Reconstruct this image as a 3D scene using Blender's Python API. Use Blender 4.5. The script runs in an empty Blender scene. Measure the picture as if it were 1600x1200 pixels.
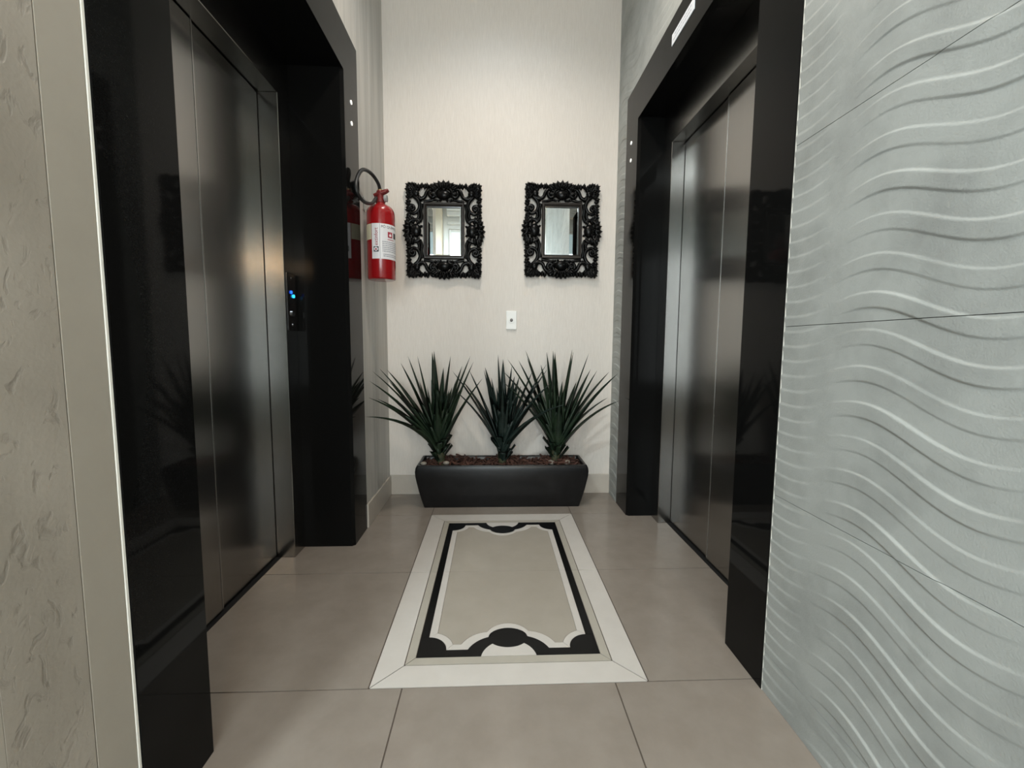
import bpy, bmesh, math, random
from mathutils import Vector, Matrix

random.seed(7)
SC = bpy.context.scene
COL = SC.collection

# ------------------------------------------------------------------ camera
CAM_R = Vector((0.99907717, -0.04237007, 0.0070417))
CAM_U = Vector((-0.00319535, 0.09017148, 0.99592113))
CAM_F = Vector((0.04283221, 0.99502456, -0.08995288))
cam_data = bpy.data.cameras.new('camera')
cam = bpy.data.objects.new('camera', cam_data)
COL.objects.link(cam)
cam_data.sensor_fit = 'HORIZONTAL'
cam_data.sensor_width = 36.0
cam_data.lens = 675.82 / 1600 * 36.0
cam_data.clip_start = 0.02
m = Matrix((CAM_R, CAM_U, -CAM_F)).transposed().to_4x4()
m.translation = (0, 0, 0.93)
cam.matrix_world = m
SC.camera = cam

# ------------------------------------------------------------------ world, daylight, exposure
SC.view_settings.view_transform = 'Standard'
SC.view_settings.look = 'None'
SC.view_settings.gamma = 1.0
SC.view_settings.use_curve_mapping = False
SC.view_settings.exposure = 0.16
world = bpy.data.worlds.new('daylight_world')
SC.world = world
world.use_nodes = True
world.node_tree.nodes['Background'].inputs[0].default_value = (0.62, 0.80, 1.0, 1)
world.node_tree.nodes['Background'].inputs[1].default_value = 1.0


def area_light(name, loc, target, sx, sy, power, color, spread=180.0):
    d = bpy.data.lights.new(name, 'AREA')
    d.shape = 'RECTANGLE'
    d.size, d.size_y = sx, sy
    d.energy = power
    d.color = color
    d.spread = math.radians(spread)
    o = bpy.data.objects.new(name, d)
    COL.objects.link(o)
    o.location = loc
    o.rotation_euler = (Vector(target) - Vector(loc)).to_track_quat('-Z', 'Y').to_euler()
    return o


# area light standing in for daylight from an assumed window behind the camera
area_light('daylight_stand_in', (-0.10, -1.66, 1.30), (-0.10, 2.0, 1.25), 1.25, 1.75, 45, (0.90, 0.97, 1.0))
DOWN_WARM = 55      # assumed, unseen ceiling lamp in front of the back wall
DOWN_COOL = 9      # assumed, unseen ceiling lamp over the middle of the passage

# ------------------------------------------------------------------ measures of the place (metres)
XL, XR = -0.639, 0.7336      # faces of the left and right walls
YB = 2.65                    # back wall
ZC = 3.05                    # ceiling
H_OUT, H_IN = 2.271, 2.0836  # top and underside of the granite lintels
L_OPEN = (0.95, 1.95)        # left lift opening
L_FRAME = (0.752, 2.148)
R_OPEN = (1.266, 2.271)
R_FRAME = (1.072, 2.472)
LOBBY_Y0 = -1.75
LOBBY_X0 = -3.0
LOBBY_CORNER = 0.55          # the left wall ends here, behind the camera's view


# ------------------------------------------------------------------ materials
def mat(name, base=(0.5, 0.5, 0.5), rough=0.5, metal=0.0, spec=0.5, noise=None, bump=None, emit=None, aniso=0.0,
        stretch=(1, 1, 1), rvar=0.0, coat=0.0):
    """noise=(scale, second colour, detail, low, high); bump=(scale, strength, distance, stretch)"""
    M = bpy.data.materials.new(name)
    M.use_nodes = True
    nt = M.node_tree
    b = nt.nodes['Principled BSDF']
    b.inputs['Base Color'].default_value = (*base, 1)
    b.inputs['Roughness'].default_value = rough
    b.inputs['Metallic'].default_value = metal
    b.inputs['Specular IOR Level'].default_value = spec
    b.inputs['Anisotropic'].default_value = aniso
    b.inputs['Coat Weight'].default_value = coat
    b.inputs['Coat Roughness'].default_value = 0.05
    if emit:
        b.inputs['Emission Color'].default_value = (*emit[0], 1)
        b.inputs['Emission Strength'].default_value = emit[1]
    if noise or bump:
        tc = nt.nodes.new('ShaderNodeTexCoord')
        geo = nt.nodes.new('ShaderNodeNewGeometry')
    if noise:
        mp = nt.nodes.new('ShaderNodeMapping')
        mp.inputs['Scale'].default_value = stretch
        nt.links.new(geo.outputs['Position'], mp.inputs['Vector'])
        n = nt.nodes.new('ShaderNodeTexNoise')
        n.inputs['Scale'].default_value = noise[0]
        n.inputs['Detail'].default_value = noise[2]
        n.inputs['Roughness'].default_value = 0.62
        nt.links.new(mp.outputs[0], n.inputs['Vector'])
        r = nt.nodes.new('ShaderNodeValToRGB')
        r.color_ramp.elements[0].position = noise[3]
        r.color_ramp.elements[1].position = noise[4]
        r.color_ramp.elements[0].color = (*base, 1)
        r.color_ramp.elements[1].color = (*noise[1], 1)
        nt.links.new(n.outputs[0], r.inputs[0])
        nt.links.new(r.outputs[0], b.inputs['Base Color'])
        if rvar:
            mr = nt.nodes.new('ShaderNodeMapRange')
            mr.inputs['To Min'].default_value = rough - rvar
            mr.inputs['To Max'].default_value = rough + rvar
            nt.links.new(n.outputs[0], mr.inputs['Value'])
            nt.links.new(mr.outputs[0], b.inputs['Roughness'])
    if bump:
        mp2 = nt.nodes.new('ShaderNodeMapping')
        mp2.inputs['Scale'].default_value = bump[3] if len(bump) > 3 else (1, 1, 1)
        nt.links.new(geo.outputs['Position'], mp2.inputs['Vector'])
        n2 = nt.nodes.new('ShaderNodeTexNoise')
        n2.inputs['Scale'].default_value = bump[0]
        n2.inputs['Detail'].default_value = 6
        nt.links.new(mp2.outputs[0], n2.inputs['Vector'])
        bp = nt.nodes.new('ShaderNodeBump')
        bp.inputs['Strength'].default_value = bump[1]
        bp.inputs['Distance'].default_value = bump[2]
        nt.links.new(n2.outputs[0], bp.inputs['Height'])
        nt.links.new(bp.outputs[0], b.inputs['Normal'])
    return M


M_FLOOR = mat('porcelain_floor', (0.265, 0.226, 0.190), 0.18, spec=0.5, noise=(9, (0.30, 0.26, 0.222), 8, 0.35, 0.7), bump=(900, 0.03, 0.001))
M_GROUT = mat('floor_grout', (0.10, 0.078, 0.062), 0.9)
M_INWHITE = mat('inlay_white', (0.60, 0.56, 0.515), 0.30, noise=(12, (0.635, 0.595, 0.55), 6, 0.35, 0.7))
M_INBEIGE = mat('inlay_beige', (0.43, 0.395, 0.335), 0.30, noise=(12, (0.46, 0.425, 0.365), 6, 0.35, 0.7))
M_INBLACK = mat('inlay_black', (0.004, 0.004, 0.004), 0.25, spec=0.22)
M_INCENTER = mat('inlay_center', (0.38, 0.338, 0.282), 0.28, noise=(9, (0.415, 0.372, 0.315), 8, 0.35, 0.7))
M_PAPER = mat('wallpaper', (0.695, 0.64, 0.58), 0.42, noise=(55, (0.76, 0.705, 0.645), 7, 0.33, 0.67), stretch=(5, 5, 0.28),
              bump=(120, 0.45, 0.003, (5, 5, 0.16)))
M_WAVE = mat('wave_stone', (0.415, 0.43, 0.41), 0.66, noise=(6, (0.30, 0.31, 0.295), 10, 0.44, 0.74), bump=(260, 0.30, 0.002))
M_WAVEJOINT = mat('wave_joint', (0.15, 0.15, 0.14), 0.9)
M_VEIN = mat('veined_stone', (0.50, 0.485, 0.45), 0.45, noise=(7, (0.35, 0.345, 0.32), 7, 0.42, 0.72), stretch=(3.2, 3.2, 0.16),
             bump=(60, 0.08, 0.002, (3, 3, 0.3)))
M_LEFT = mat('mottled_stone', (0.43, 0.395, 0.345), 0.55)
_nt = M_LEFT.node_tree
_b = _nt.nodes['Principled BSDF']
_geo = _nt.nodes.new('ShaderNodeNewGeometry')


def _noise(scale, detail, stretch=(1, 1, 1), dist=0.0):
    mp = _nt.nodes.new('ShaderNodeMapping')
    mp.inputs['Scale'].default_value = stretch
    _nt.links.new(_geo.outputs['Position'], mp.inputs['Vector'])
    n = _nt.nodes.new('ShaderNodeTexNoise')
    n.inputs['Scale'].default_value = scale
    n.inputs['Detail'].default_value = detail
    n.inputs['Distortion'].default_value = dist
    _nt.links.new(mp.outputs[0], n.inputs['Vector'])
    return n


def _ramp(src, p0, p1, c0, c1):
    q = _nt.nodes.new('ShaderNodeValToRGB')
    q.color_ramp.elements[0].position, q.color_ramp.elements[1].position = p0, p1
    q.color_ramp.elements[0].color, q.color_ramp.elements[1].color = (*c0, 1), (*c1, 1)
    _nt.links.new(src, q.inputs[0])
    return q


_big = _ramp(_noise(6, 8, (1, 1, 0.8)).outputs[0], 0.35, 0.72, (0.375, 0.338, 0.285), (0.30, 0.268, 0.222))
_pit = _ramp(_noise(34, 8, (1, 1.2, 0.75), 0.7).outputs[0], 0.56, 0.68, (1, 1, 1), (0.0, 0.0, 0.0))
_mx = _nt.nodes.new('ShaderNodeMix')
_mx.data_type = 'RGBA'
_mx.blend_type = 'MULTIPLY'
_mx.inputs[0].default_value = 0.20
_nt.links.new(_big.outputs[0], _mx.inputs[6])
_nt.links.new(_pit.outputs[0], _mx.inputs[7])
_nt.links.new(_mx.outputs[2], _b.inputs['Base Color'])
_bp = _nt.nodes.new('ShaderNodeBump')
_bp.inputs['Strength'].default_value = 0.30
_bp.inputs['Distance'].default_value = 0.003
_nt.links.new(_pit.outputs[0], _bp.inputs['Height'])
_bp2 = _nt.nodes.new('ShaderNodeBump')
_bp2.inputs['Strength'].default_value = 0.25
_bp2.inputs['Distance'].default_value = 0.002
_nt.links.new(_noise(160, 6).outputs[0], _bp2.inputs['Height'])
_nt.links.new(_bp.outputs[0], _bp2.inputs['Normal'])
_nt.links.new(_bp2.outputs[0], _b.inputs['Normal'])
M_LEFTPLAIN = mat('plain_stone', (0.385, 0.352, 0.296), 0.5, noise=(5, (0.35, 0.318, 0.265), 9, 0.42, 0.75), bump=(160, 0.06, 0.002))
M_EDGE = mat('white_tile_edge', (0.85, 0.83, 0.76), 0.6)
M_BASE = mat('baseboard_stone', (0.47, 0.42, 0.365), 0.38, noise=(9, (0.51, 0.465, 0.405), 6, 0.35, 0.7))
M_CEIL = mat('ceiling_white', (0.8, 0.79, 0.77), 0.8)
M_LOBBY = mat('lobby_white', (0.80, 0.82, 0.81), 0.7)
M_CREAM = mat('lobby_cream', (0.72, 0.66, 0.54), 0.6)
M_GRANITE = mat('black_granite', (0.0055, 0.0055, 0.0053), 0.05, spec=0.085, noise=(400, (0.010, 0.010, 0.010), 3, 0.5, 0.8))
M_STEEL = mat('brushed_steel', (0.34, 0.333, 0.32), 0.21, metal=1.0, noise=(30, (0.315, 0.309, 0.297), 4, 0.3, 0.7), stretch=(9, 9, 0.10), aniso=0.75)
_nt = M_STEEL.node_tree
_tg = _nt.nodes.new('ShaderNodeCombineXYZ')          # sheets are brushed vertically: reflections smear sideways
_tg.inputs[0].default_value, _tg.inputs[1].default_value = 0.7071, 0.7071
_nt.links.new(_tg.outputs[0], _nt.nodes['Principled BSDF'].inputs['Tangent'])
M_STEELBR = mat('bright_steel', (0.46, 0.455, 0.44), 0.24, metal=1.0)
M_DARKGAP = mat('dark_gap', (0.004, 0.004, 0.004), 0.8)
M_PANEL = mat('panel_black', (0.010, 0.009, 0.009), 0.12)
M_BLUE = mat('blue_led', (0.02, 0.1, 0.9), 0.3, emit=((0.01, 0.10, 1.0), 2.2))
M_CYAN = mat('cyan_led', (0.02, 0.5, 0.9), 0.3, emit=((0.02, 0.42, 1.0), 2.5))
M_LENS = mat('indicator_lens', (0.85, 0.85, 0.82), 0.25, emit=((1, 0.98, 0.92), 0.5))
M_CHROME = mat('chrome', (0.75, 0.75, 0.75), 0.15, metal=1.0)
M_WHITEPL = mat('white_plastic', (0.82, 0.82, 0.79), 0.35)
M_SENSOR = mat('grey_lens', (0.18, 0.17, 0.16), 0.3)
M_SIGN = mat('sign_plate', (0.78, 0.82, 0.88), 0.4)
M_SIGNPRINT = mat('sign_print', (0.50, 0.53, 0.58), 0.5)
M_RED = mat('red_paint', (0.30, 0.007, 0.009), 0.22, coat=0.4)
M_REDDARK = mat('red_valve', (0.17, 0.016, 0.016), 0.4)
M_RUBBER = mat('black_rubber', (0.010, 0.010, 0.010), 0.42)
M_BRASS = mat('brass', (0.42, 0.30, 0.16), 0.35, metal=1.0)
M_GAUGE = mat('gauge_grey', (0.35, 0.35, 0.34), 0.35)
M_LABEL = mat('label_paper', (0.74, 0.73, 0.74), 0.35)
M_CREAMLAB = mat('inspection_sticker', (0.60, 0.54, 0.38), 0.45)
M_PRINT = mat('label_print_black', (0.03, 0.03, 0.035), 0.5)
M_PRINTRED = mat('label_print_red', (0.35, 0.03, 0.05), 0.5)
M_PRINTGREY = mat('label_print_grey', (0.25, 0.25, 0.28), 0.5)
M_CARVED = mat('carved_black', (0.0018, 0.0018, 0.0018), 0.26, spec=0.2, noise=(90, (0.004, 0.004, 0.004), 4, 0.4, 0.7), bump=(120, 0.25, 0.002))
M_INNERFR = mat('bronzed_black', (0.020, 0.016, 0.014), 0.28, noise=(45, (0.10, 0.065, 0.05), 5, 0.58, 0.8))
M_MIRROR = mat('mirror_silver', (0.90, 0.93, 0.93), 0.0, metal=1.0)
M_POT = mat('black_glazed', (0.0065, 0.0065, 0.007), 0.31, noise=(25, (0.010, 0.010, 0.011), 5, 0.4, 0.7), bump=(9, 0.10, 0.006, (1, 1, 2)), rvar=0.05, spec=0.35)
M_SOIL = mat('dark_soil', (0.025, 0.014, 0.010), 0.95, noise=(60, (0.05, 0.025, 0.016), 6, 0.4, 0.7), bump=(80, 0.6, 0.01))
M_BARK = mat('pine_bark', (0.045, 0.017, 0.011), 0.8, noise=(35, (0.090, 0.036, 0.022), 6, 0.35, 0.7), bump=(120, 0.5, 0.003))
M_LEAF = mat('yucca_leaf', (0.009, 0.019, 0.011), 0.45, spec=0.3, noise=(14, (0.024, 0.042, 0.020), 5, 0.4, 0.75), stretch=(1, 1, 0.6))
M_LEAF2 = mat('yucca_leaf_blue', (0.009, 0.017, 0.014), 0.43, spec=0.3, noise=(14, (0.018, 0.032, 0.027), 5, 0.4, 0.75))
M_STEM = mat('yucca_stem', (0.020, 0.030, 0.012), 0.7, noise=(50, (0.10, 0.085, 0.04), 6, 0.4, 0.7), bump=(90, 0.5, 0.004, (1, 1, 3)))
M_STONE = mat('river_stone', (0.20, 0.17, 0.14), 0.6, noise=(40, (0.28, 0.25, 0.21), 5, 0.4, 0.7))
M_LAMPLENS = mat('lamp_lens', (0.9, 0.9, 0.85), 0.4, emit=((1, 0.93, 0.82), 6.0))
M_SHADE = mat('lamp_shade', (0.9, 0.75, 0.55), 0.5, emit=((1.0, 0.66, 0.36), 105.0))  # glow of the added lobby wall lamp
M_FROST = mat('glowing_frosted_glass', (0.7, 0.8, 0.82), 0.5, emit=((0.60, 0.82, 0.87), 0.95))  # emission stands in for daylight behind the panes


# ------------------------------------------------------------------ builders
def wloc(p):
    v = Vector((0, 0, 0))
    while p is not None:
        v += p.location
        p = p.parent
    return v


def tag(o, label=None, cat=None, kind=None, group=None):
    if label: o['label'] = label
    if cat: o['category'] = cat
    if kind: o['kind'] = kind
    if group: o['group'] = group
    return o


def empty(name, loc=(0, 0, 0)):
    o = bpy.data.objects.new(name, None)
    o.empty_display_size = 0.1
    COL.objects.link(o)
    o.location = loc
    return o


def link(name, me, material, parent=None):
    o = bpy.data.objects.new(name, me)
    COL.objects.link(o)
    if material and not me.materials:
        me.materials.append(material)
    if parent is not None:
        o.parent = parent
    return o


def finish(name, bm, material, parent=None, smooth=False, local=False, angle=None):
    """bm is in world coordinates unless local; children are stored relative to their parent"""
    bmesh.ops.recalc_face_normals(bm, faces=bm.faces[:])
    if parent is not None and not local:
        bmesh.ops.translate(bm, verts=bm.verts[:], vec=-wloc(parent))
    me = bpy.data.meshes.new(name)
    bm.to_mesh(me)
    bm.free()
    if smooth:
        for p in me.polygons:
            p.use_smooth = True
        if angle:
            try:
                me.set_sharp_from_angle(angle=math.radians(angle))
            except Exception:
                pass
    return link(name, me, material, parent)


def add_box(bm, x0, x1, y0, y1, z0, z1, bevel=0.0, seg=1):
    t = bmesh.new()
    bmesh.ops.create_cube(t, size=1.0)
    bmesh.ops.scale(t, vec=(x1 - x0, y1 - y0, z1 - z0), verts=t.verts[:])
    bmesh.ops.translate(t, vec=((x0 + x1) / 2, (y0 + y1) / 2, (z0 + z1) / 2), verts=t.verts[:])
    if bevel:
        bmesh.ops.bevel(t, geom=t.edges[:], offset=bevel, segments=seg, affect='EDGES', profile=0.5)
    me = bpy.data.meshes.new('tmp')
    t.to_mesh(me); t.free()
    bm.from_mesh(me)
    bpy.data.meshes.remove(me)


def box(name, x0, x1, y0, y1, z0, z1, material, parent=None, bevel=0.0, seg=1):
    bm = bmesh.new()
    add_box(bm, x0, x1, y0, y1, z0, z1, bevel, seg)
    return finish(name, bm, material, parent)


def prism(name, poly, z0, z1, material, parent, gap=0.0008):
    """flat tile from a 2-D outline (x, y), shrunk by gap, with a thin body"""
    bm = bmesh.new()
    vs = [bm.verts.new((x, y, z1)) for x, y in poly]
    f = bm.faces.new(vs)
    if f.normal.z < 0 or f.calc_center_median() is None:
        f.normal_update()
    f.normal_update()
    if f.normal.z < 0:
        f.normal_flip()
    if gap:
        r = bmesh.ops.inset_region(bm, faces=[f], thickness=gap, use_even_offset=True, use_boundary=True)
        bmesh.ops.delete(bm, geom=r['faces'], context='FACES')
        loose = [v for v in bm.verts if not v.link_faces]
        bmesh.ops.delete(bm, geom=loose, context='VERTS')
    top = bm.faces[:]
    ex = bmesh.ops.extrude_face_region(bm, geom=top)
    nv = [g for g in ex['geom'] if isinstance(g, bmesh.types.BMVert)]
    for v in nv:
        v.co.z = z0
    return finish(name, bm, material, parent)


def add_tube(bm, pts, radii, seg=8, caps=True):
    pts = [Vector(p) for p in pts]
    if not hasattr(radii, '__len__'):
        radii = [radii] * len(pts)
    rings = []
    nrm = None
    for i, p in enumerate(pts):
        t = (pts[min(i + 1, len(pts) - 1)] - pts[max(i - 1, 0)]).normalized()
        if nrm is None:
            a = Vector((0, 0, 1)) if abs(t.z) < 0.9 else Vector((1, 0, 0))
            nrm = t.cross(a).normalized()
        nrm = (nrm - t * nrm.dot(t)).normalized()
        bn = t.cross(nrm)
        rings.append([bm.verts.new(p + (nrm * math.cos(2 * math.pi * k / seg) + bn * math.sin(2 * math.pi * k / seg)) * radii[i])
                      for k in range(seg)])
    for a, b in zip(rings, rings[1:]):
        for k in range(seg):
            bm.faces.new((a[k], a[(k + 1) % seg], b[(k + 1) % seg], b[k]))
    if caps:
        bm.faces.new(rings[0])
        bm.faces.new(rings[-1][::-1])


def add_lathe(bm, prof, cx, cy, seg=32, cap=True):
    rings = [[bm.verts.new((cx + r * math.cos(2 * math.pi * k / seg), cy + r * math.sin(2 * math.pi * k / seg), z)) for k in range(seg)]
             for r, z in prof]
    for a, b in zip(rings, rings[1:]):
        for k in range(seg):
            bm.faces.new((a[k], a[(k + 1) % seg], b[(k + 1) % seg], b[k]))
    if cap:
        bm.faces.new(rings[0][::-1])
        bm.faces.new(rings[-1])


def add_ellipsoid(bm, c, r, rot=None, sub=2):
    ret = bmesh.ops.create_icosphere(bm, subdivisions=sub, radius=1.0)
    mt = Matrix.Diagonal((*r, 1))
    if rot is not None:
        mt = rot.to_4x4() @ mt
    mt = Matrix.Translation(c) @ mt
    bmesh.ops.transform(bm, matrix=mt, verts=ret['verts'])


def add_disc_x(bm, x0, x1, y, z, r, seg=20):
    """short cylinder along x"""
    a = [bm.verts.new((x0, y + r * math.cos(2 * math.pi * k / seg), z + r * math.sin(2 * math.pi * k / seg))) for k in range(seg)]
    b = [bm.verts.new((x1, y + r * math.cos(2 * math.pi * k / seg), z + r * math.sin(2 * math.pi * k / seg))) for k in range(seg)]
    for k in range(seg):
        bm.faces.new((a[k], a[(k + 1) % seg], b[(k + 1) % seg], b[k]))
    bm.faces.new(a); bm.faces.new(b[::-1])


def spline(pts, n):
    """Catmull-Rom through the points"""
    P = [Vector(p) for p in pts]
    P = [P[0] * 2 - P[1]] + P + [P[-1] * 2 - P[-2]]
    out = []
    segs = len(P) - 3
    for i in range(n + 1):
        u = i / n * segs
        k = min(int(u), segs - 1)
        t = u - k
        a, b, c, d = P[k:k + 4]
        out.append(0.5 * ((2 * b) + (c - a) * t + (2 * a - 5 * b + 4 * c - d) * t * t + (3 * b - a - 3 * c + d) * t ** 3))
    return out


def copy_tree(o, parent=None):
    c = o.copy()
    COL.objects.link(c)
    if parent is not None:
        c.parent = parent
    for ch in o.children:
        copy_tree(ch, c)
    return c


def arc3(p, q, r, n):
    """points on the circle through p, q, r, from p to r by way of q"""
    ax, ay = p; bx, by = q; cx, cy = r
    d = 2 * (ax * (by - cy) + bx * (cy - ay) + cx * (ay - by))
    ux = ((ax * ax + ay * ay) * (by - cy) + (bx * bx + by * by) * (cy - ay) + (cx * cx + cy * cy) * (ay - by)) / d
    uy = ((ax * ax + ay * ay) * (cx - bx) + (bx * bx + by * by) * (ax - cx) + (cx * cx + cy * cy) * (bx - ax)) / d
    R = math.hypot(ax - ux, ay - uy)
    a0 = math.atan2(ay - uy, ax - ux); a1 = math.atan2(by - uy, bx - ux); a2 = math.atan2(cy - uy, cx - ux)
    def unwrap(a, ref):
        while a - ref > math.pi: a -= 2 * math.pi
        while a - ref < -math.pi: a += 2 * math.pi
        return a
    a1 = unwrap(a1, a0); a2 = unwrap(a2, a1)
    return [(ux + R * math.cos(a0 + (a2 - a0) * i / n), uy + R * math.sin(a0 + (a2 - a0) * i / n)) for i in range(n + 1)]


def text_mesh(body, size):
    """2-D triangles of a line of writing, origin at its lower left"""
    cu = bpy.data.curves.new('lettering', 'FONT')
    cu.body = body
    cu.size = size
    cu.resolution_u = 3
    o = bpy.data.objects.new('lettering', cu)
    COL.objects.link(o)
    dg = bpy.context.evaluated_depsgraph_get()
    dg.update()
    me = bpy.data.meshes.new_from_object(o.evaluated_get(dg))
    vs = [(v.co.x, v.co.y) for v in me.vertices]
    fs = [tuple(p.vertices) for p in me.polygons]
    bpy.data.objects.remove(o)
    bpy.data.curves.remove(cu)
    bpy.data.meshes.remove(me)
    return vs, fs


# ================================================================== THE SETTING
# ------------------------------------------------------------------ floor
floor = box('floor', LOBBY_X0, 1.05, LOBBY_Y0, YB + 0.1, -0.10, -0.0025, M_GROUT)
tag(floor, 'polished beige porcelain tile floor with an inlaid rectangular carpet pattern', 'floor', 'structure')

T0, T1 = -0.012, 0.0
JY = [0.5065, 1.1075, 1.7085, 2.3095, YB]
MX0, MX1 = -0.336, 0.434
CX = 0.049


def rect(x0, x1, y0, y1):
    return [(x0, y0), (x1, y0), (x1, y1), (x0, y1)]


# plain field tiles
def field(x0, x1, y0, y1):
    prism('floor_tile', rect(x0, x1, y0, y1), T0, T1, M_FLOOR, floor, 0.0019)


XS_NEAR = [-1.995, -1.41, -0.828, -0.245, 0.340, 0.925]
for a, b in zip(XS_NEAR, XS_NEAR[1:]):
    field(a, b, JY[0], JY[1])
    field(a, b, JY[0] - 0.601, JY[0])
field(0.925, 1.04, JY[0], JY[1])
for y0, y1 in ((JY[1], JY[2]), (JY[2], JY[3])):
    field(-0.955, MX0, y0, y1)
    field(MX1, 0.975, y0, y1)
for a, b in zip([-0.936, MX0, MX1], [MX0, MX1, 0.975]):
    field(a, b, JY[3], JY[4] + 0.02)
# the lobby floor behind the camera
bm = bmesh.new()
for i in range(9):
    for j in range(6):
        x1 = 0.925 - i * 0.585; y1 = JY[0] - 0.601 - j * 0.601
        add_box(bm, max(x1 - 0.583, LOBBY_X0), x1, max(y1 - 0.599, LOBBY_Y0), y1, T0, T1)
tag(finish('lobby_tiles', bm, M_FLOOR, floor), kind='stuff')

# inlaid carpet: white mitred border, beige band, black band with scallops, white fillet, beige field
YN, YF = JY[1], JY[3]
YM = JY[2]


def mir(poly, sx=1, sy=1):
    """design coordinates (u, v): u from the centre line, v up from the near edge; sy=-1 mirrors to the far end"""
    return [(CX + sx * u, (v if sy == 1 else YN + YF - v)) for u, v in poly]


W0, W1, W2 = 0.385, 0.305, 0.277          # half widths: border outside, border inside, beige inside
VN = YN
V1, V2 = VN + 0.0825, VN + 0.113
for sy in (1, -1):
    prism('inlay_border', mir([(-W0, VN), (W0, VN), (W1, V1), (-W1, V1)], 1, sy), T0, T1, M_INWHITE, floor, 0.0017)
    prism('inlay_band', mir([(-W1, V1), (W1, V1), (W2, V2), (-W2, V2)], 1, sy), T0, T1, M_INBEIGE, floor, 0.0013)
    for sx in (1, -1):
        prism('inlay_border', mir([(-W0, VN), (-W1, V1), (-W1, YM), (-W0, YM)], sx, sy), T0, T1, M_INWHITE, floor, 0.0017)
        prism('inlay_band', mir([(-W1, V1), (-W2, V2), (-W2, YM), (-W1, YM)], sx, sy), T0, T1, M_INBEIGE, floor, 0.0013)

VA = 1.25                                    # level of the corner arc's centre
UA = -0.251
R0, R1 = 0.060, 0.0825


def qarc(r, n=10, a0=90.0, a1=0.0):
    return [(UA + r * math.cos(math.radians(a0 + (a1 - a0) * i / n)), VA + r * math.sin(math.radians(a0 + (a1 - a0) * i / n))) for i in range(n + 1)]


out_c = qarc(R0)                             # (UA, 1.31) -> (-.191, 1.25)
in_c = qarc(R1, 10, 72.3, 17.0)              # inner contour of the white fillet in the corner
side_in = in_c[0][0]
sh_out = arc3((-0.125, 1.25), (-0.100, 1.284), (-0.059, 1.3065), 8)
sh_in = arc3((-0.147, 1.2741), (-0.116, 1.312), (-0.067, 1.331), 8)
lobe_out = arc3((-0.059, 1.3065), (0.0, 1.3485), (0.059, 1.3065), 14)
lobe_in = arc3((-0.067, 1.331), (0.0, 1.3725), (0.067, 1.331), 14)
ell = [(0.0625 * math.cos(2 * math.pi * i / 36), 1.3030 + 0.0455 * math.sin(2 * math.pi * i / 36)) for i in range(36)]
ell_low_l = [(0.0625 * math.cos(math.radians(a)), 1.3030 + 0.0455 * math.sin(math.radians(a))) for a in range(176, 219, 7)]   # left flank going down
ell_low = [(0.0625 * math.cos(math.radians(a)), 1.3030 + 0.0455 * math.sin(math.radians(a))) for a in range(218, 323, 8)]
moon_l = arc3((-0.084, V2), (-0.073, 1.250), ell_low[0], 6)
G = 0.0006
in_c[-1] = (in_c[-1][0], 1.2741)
for sy in (1, -1):
    for sx in (1, -1):
        # black corner block, side bar, end piece
        prism('inlay_corner', mir([(-W2, V2), (-0.191, V2)] + out_c[::-1] + [(-W2, 1.31)], sx, sy), T0, T1, M_INBLACK, floor, G)
        prism('inlay_bar', mir([(-W2, 1.31), (UA, 1.31), (UA, YM), (-W2, YM)], sx, sy), T0, T1, M_INBLACK, floor, G)
        prism('inlay_scallop', mir([(-0.191, V2)] + moon_l + ell_low_l[::-1][1:-1] + sh_out[::-1] + [(-0.191, 1.25)], sx, sy), T0, T1, M_INBLACK, floor, 0.0)
        # white fillet: side strip and corner arc
        prism('inlay_fillet', mir([(UA, 1.31), (side_in, in_c[0][1]), (side_in, YM), (UA, YM)], sx, sy), T0, T1, M_INWHITE, floor, G)
        prism('inlay_fillet', mir(out_c + in_c[::-1], sx, sy), T0, T1, M_INWHITE, floor, G)
    # white crest with shoulders, black oval, white half moon
    left_o = [(-0.191, 1.25)] + sh_out + lobe_out[1:]
    right_o = [(-x, y) for x, y in ([(-0.191, 1.25)] + sh_out)][::-1]
    left_i = [in_c[-1]] + sh_in + lobe_in[1:]
    right_i = [(-x, y) for x, y in ([in_c[-1]] + sh_in)][::-1]
    prism('inlay_crest', mir(left_o + right_o[1:] + (left_i + right_i[1:])[::-1], 1, sy), T0, T1, M_INWHITE, floor, G)
    prism('inlay_oval', mir(ell, 1, sy), T0, T1, M_INBLACK, floor, 0.0)
    moon_r = [(-x, y) for x, y in moon_l][::-1]
    prism('inlay_half_moon', mir(moon_l + ell_low[1:-1] + moon_r, 1, sy), T0, T1, M_INWHITE, floor, G)
    # beige centre, one half each side of the joint
    cpoly = [(side_in, YM)] + in_c + sh_in + lobe_in[1:] + right_i[1:] + [(-x, y) for x, y in in_c][::-1][1:] + [(-side_in, YM)]
    prism('inlay_center', mir(cpoly, 1, sy), T0, T1, M_INCENTER, floor, G)

# ------------------------------------------------------------------ back wall, ceiling
wall_back = box('wall_back', XL - 0.35, XR + 0.35, YB, YB + 0.12, 0, ZC, M_PAPER)
tag(wall_back, 'cream textured wallpaper wall at the end of the lift lobby', 'wall', 'structure')
ceiling = box('ceiling', LOBBY_X0, XR + 0.35, LOBBY_Y0, YB + 0.12, ZC, ZC + 0.1, M_CEIL)
tag(ceiling, 'white ceiling over the lift lobby', 'ceiling', 'structure')
bb = box('baseboard_back', XL, XR, YB - 0.010, YB, 0, 0.122, M_BASE, None, 0.002)
tag(bb, 'low beige stone baseboard along the back wall', 'baseboard', 'structure')
bb = box('baseboard_left', XL, XL + 0.010, L_FRAME[1] + 0.002, YB - 0.010, 0, 0.122, M_BASE, None, 0.002)
tag(bb, 'short beige stone baseboard under the fire extinguisher', 'baseboard', 'structure')

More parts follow.
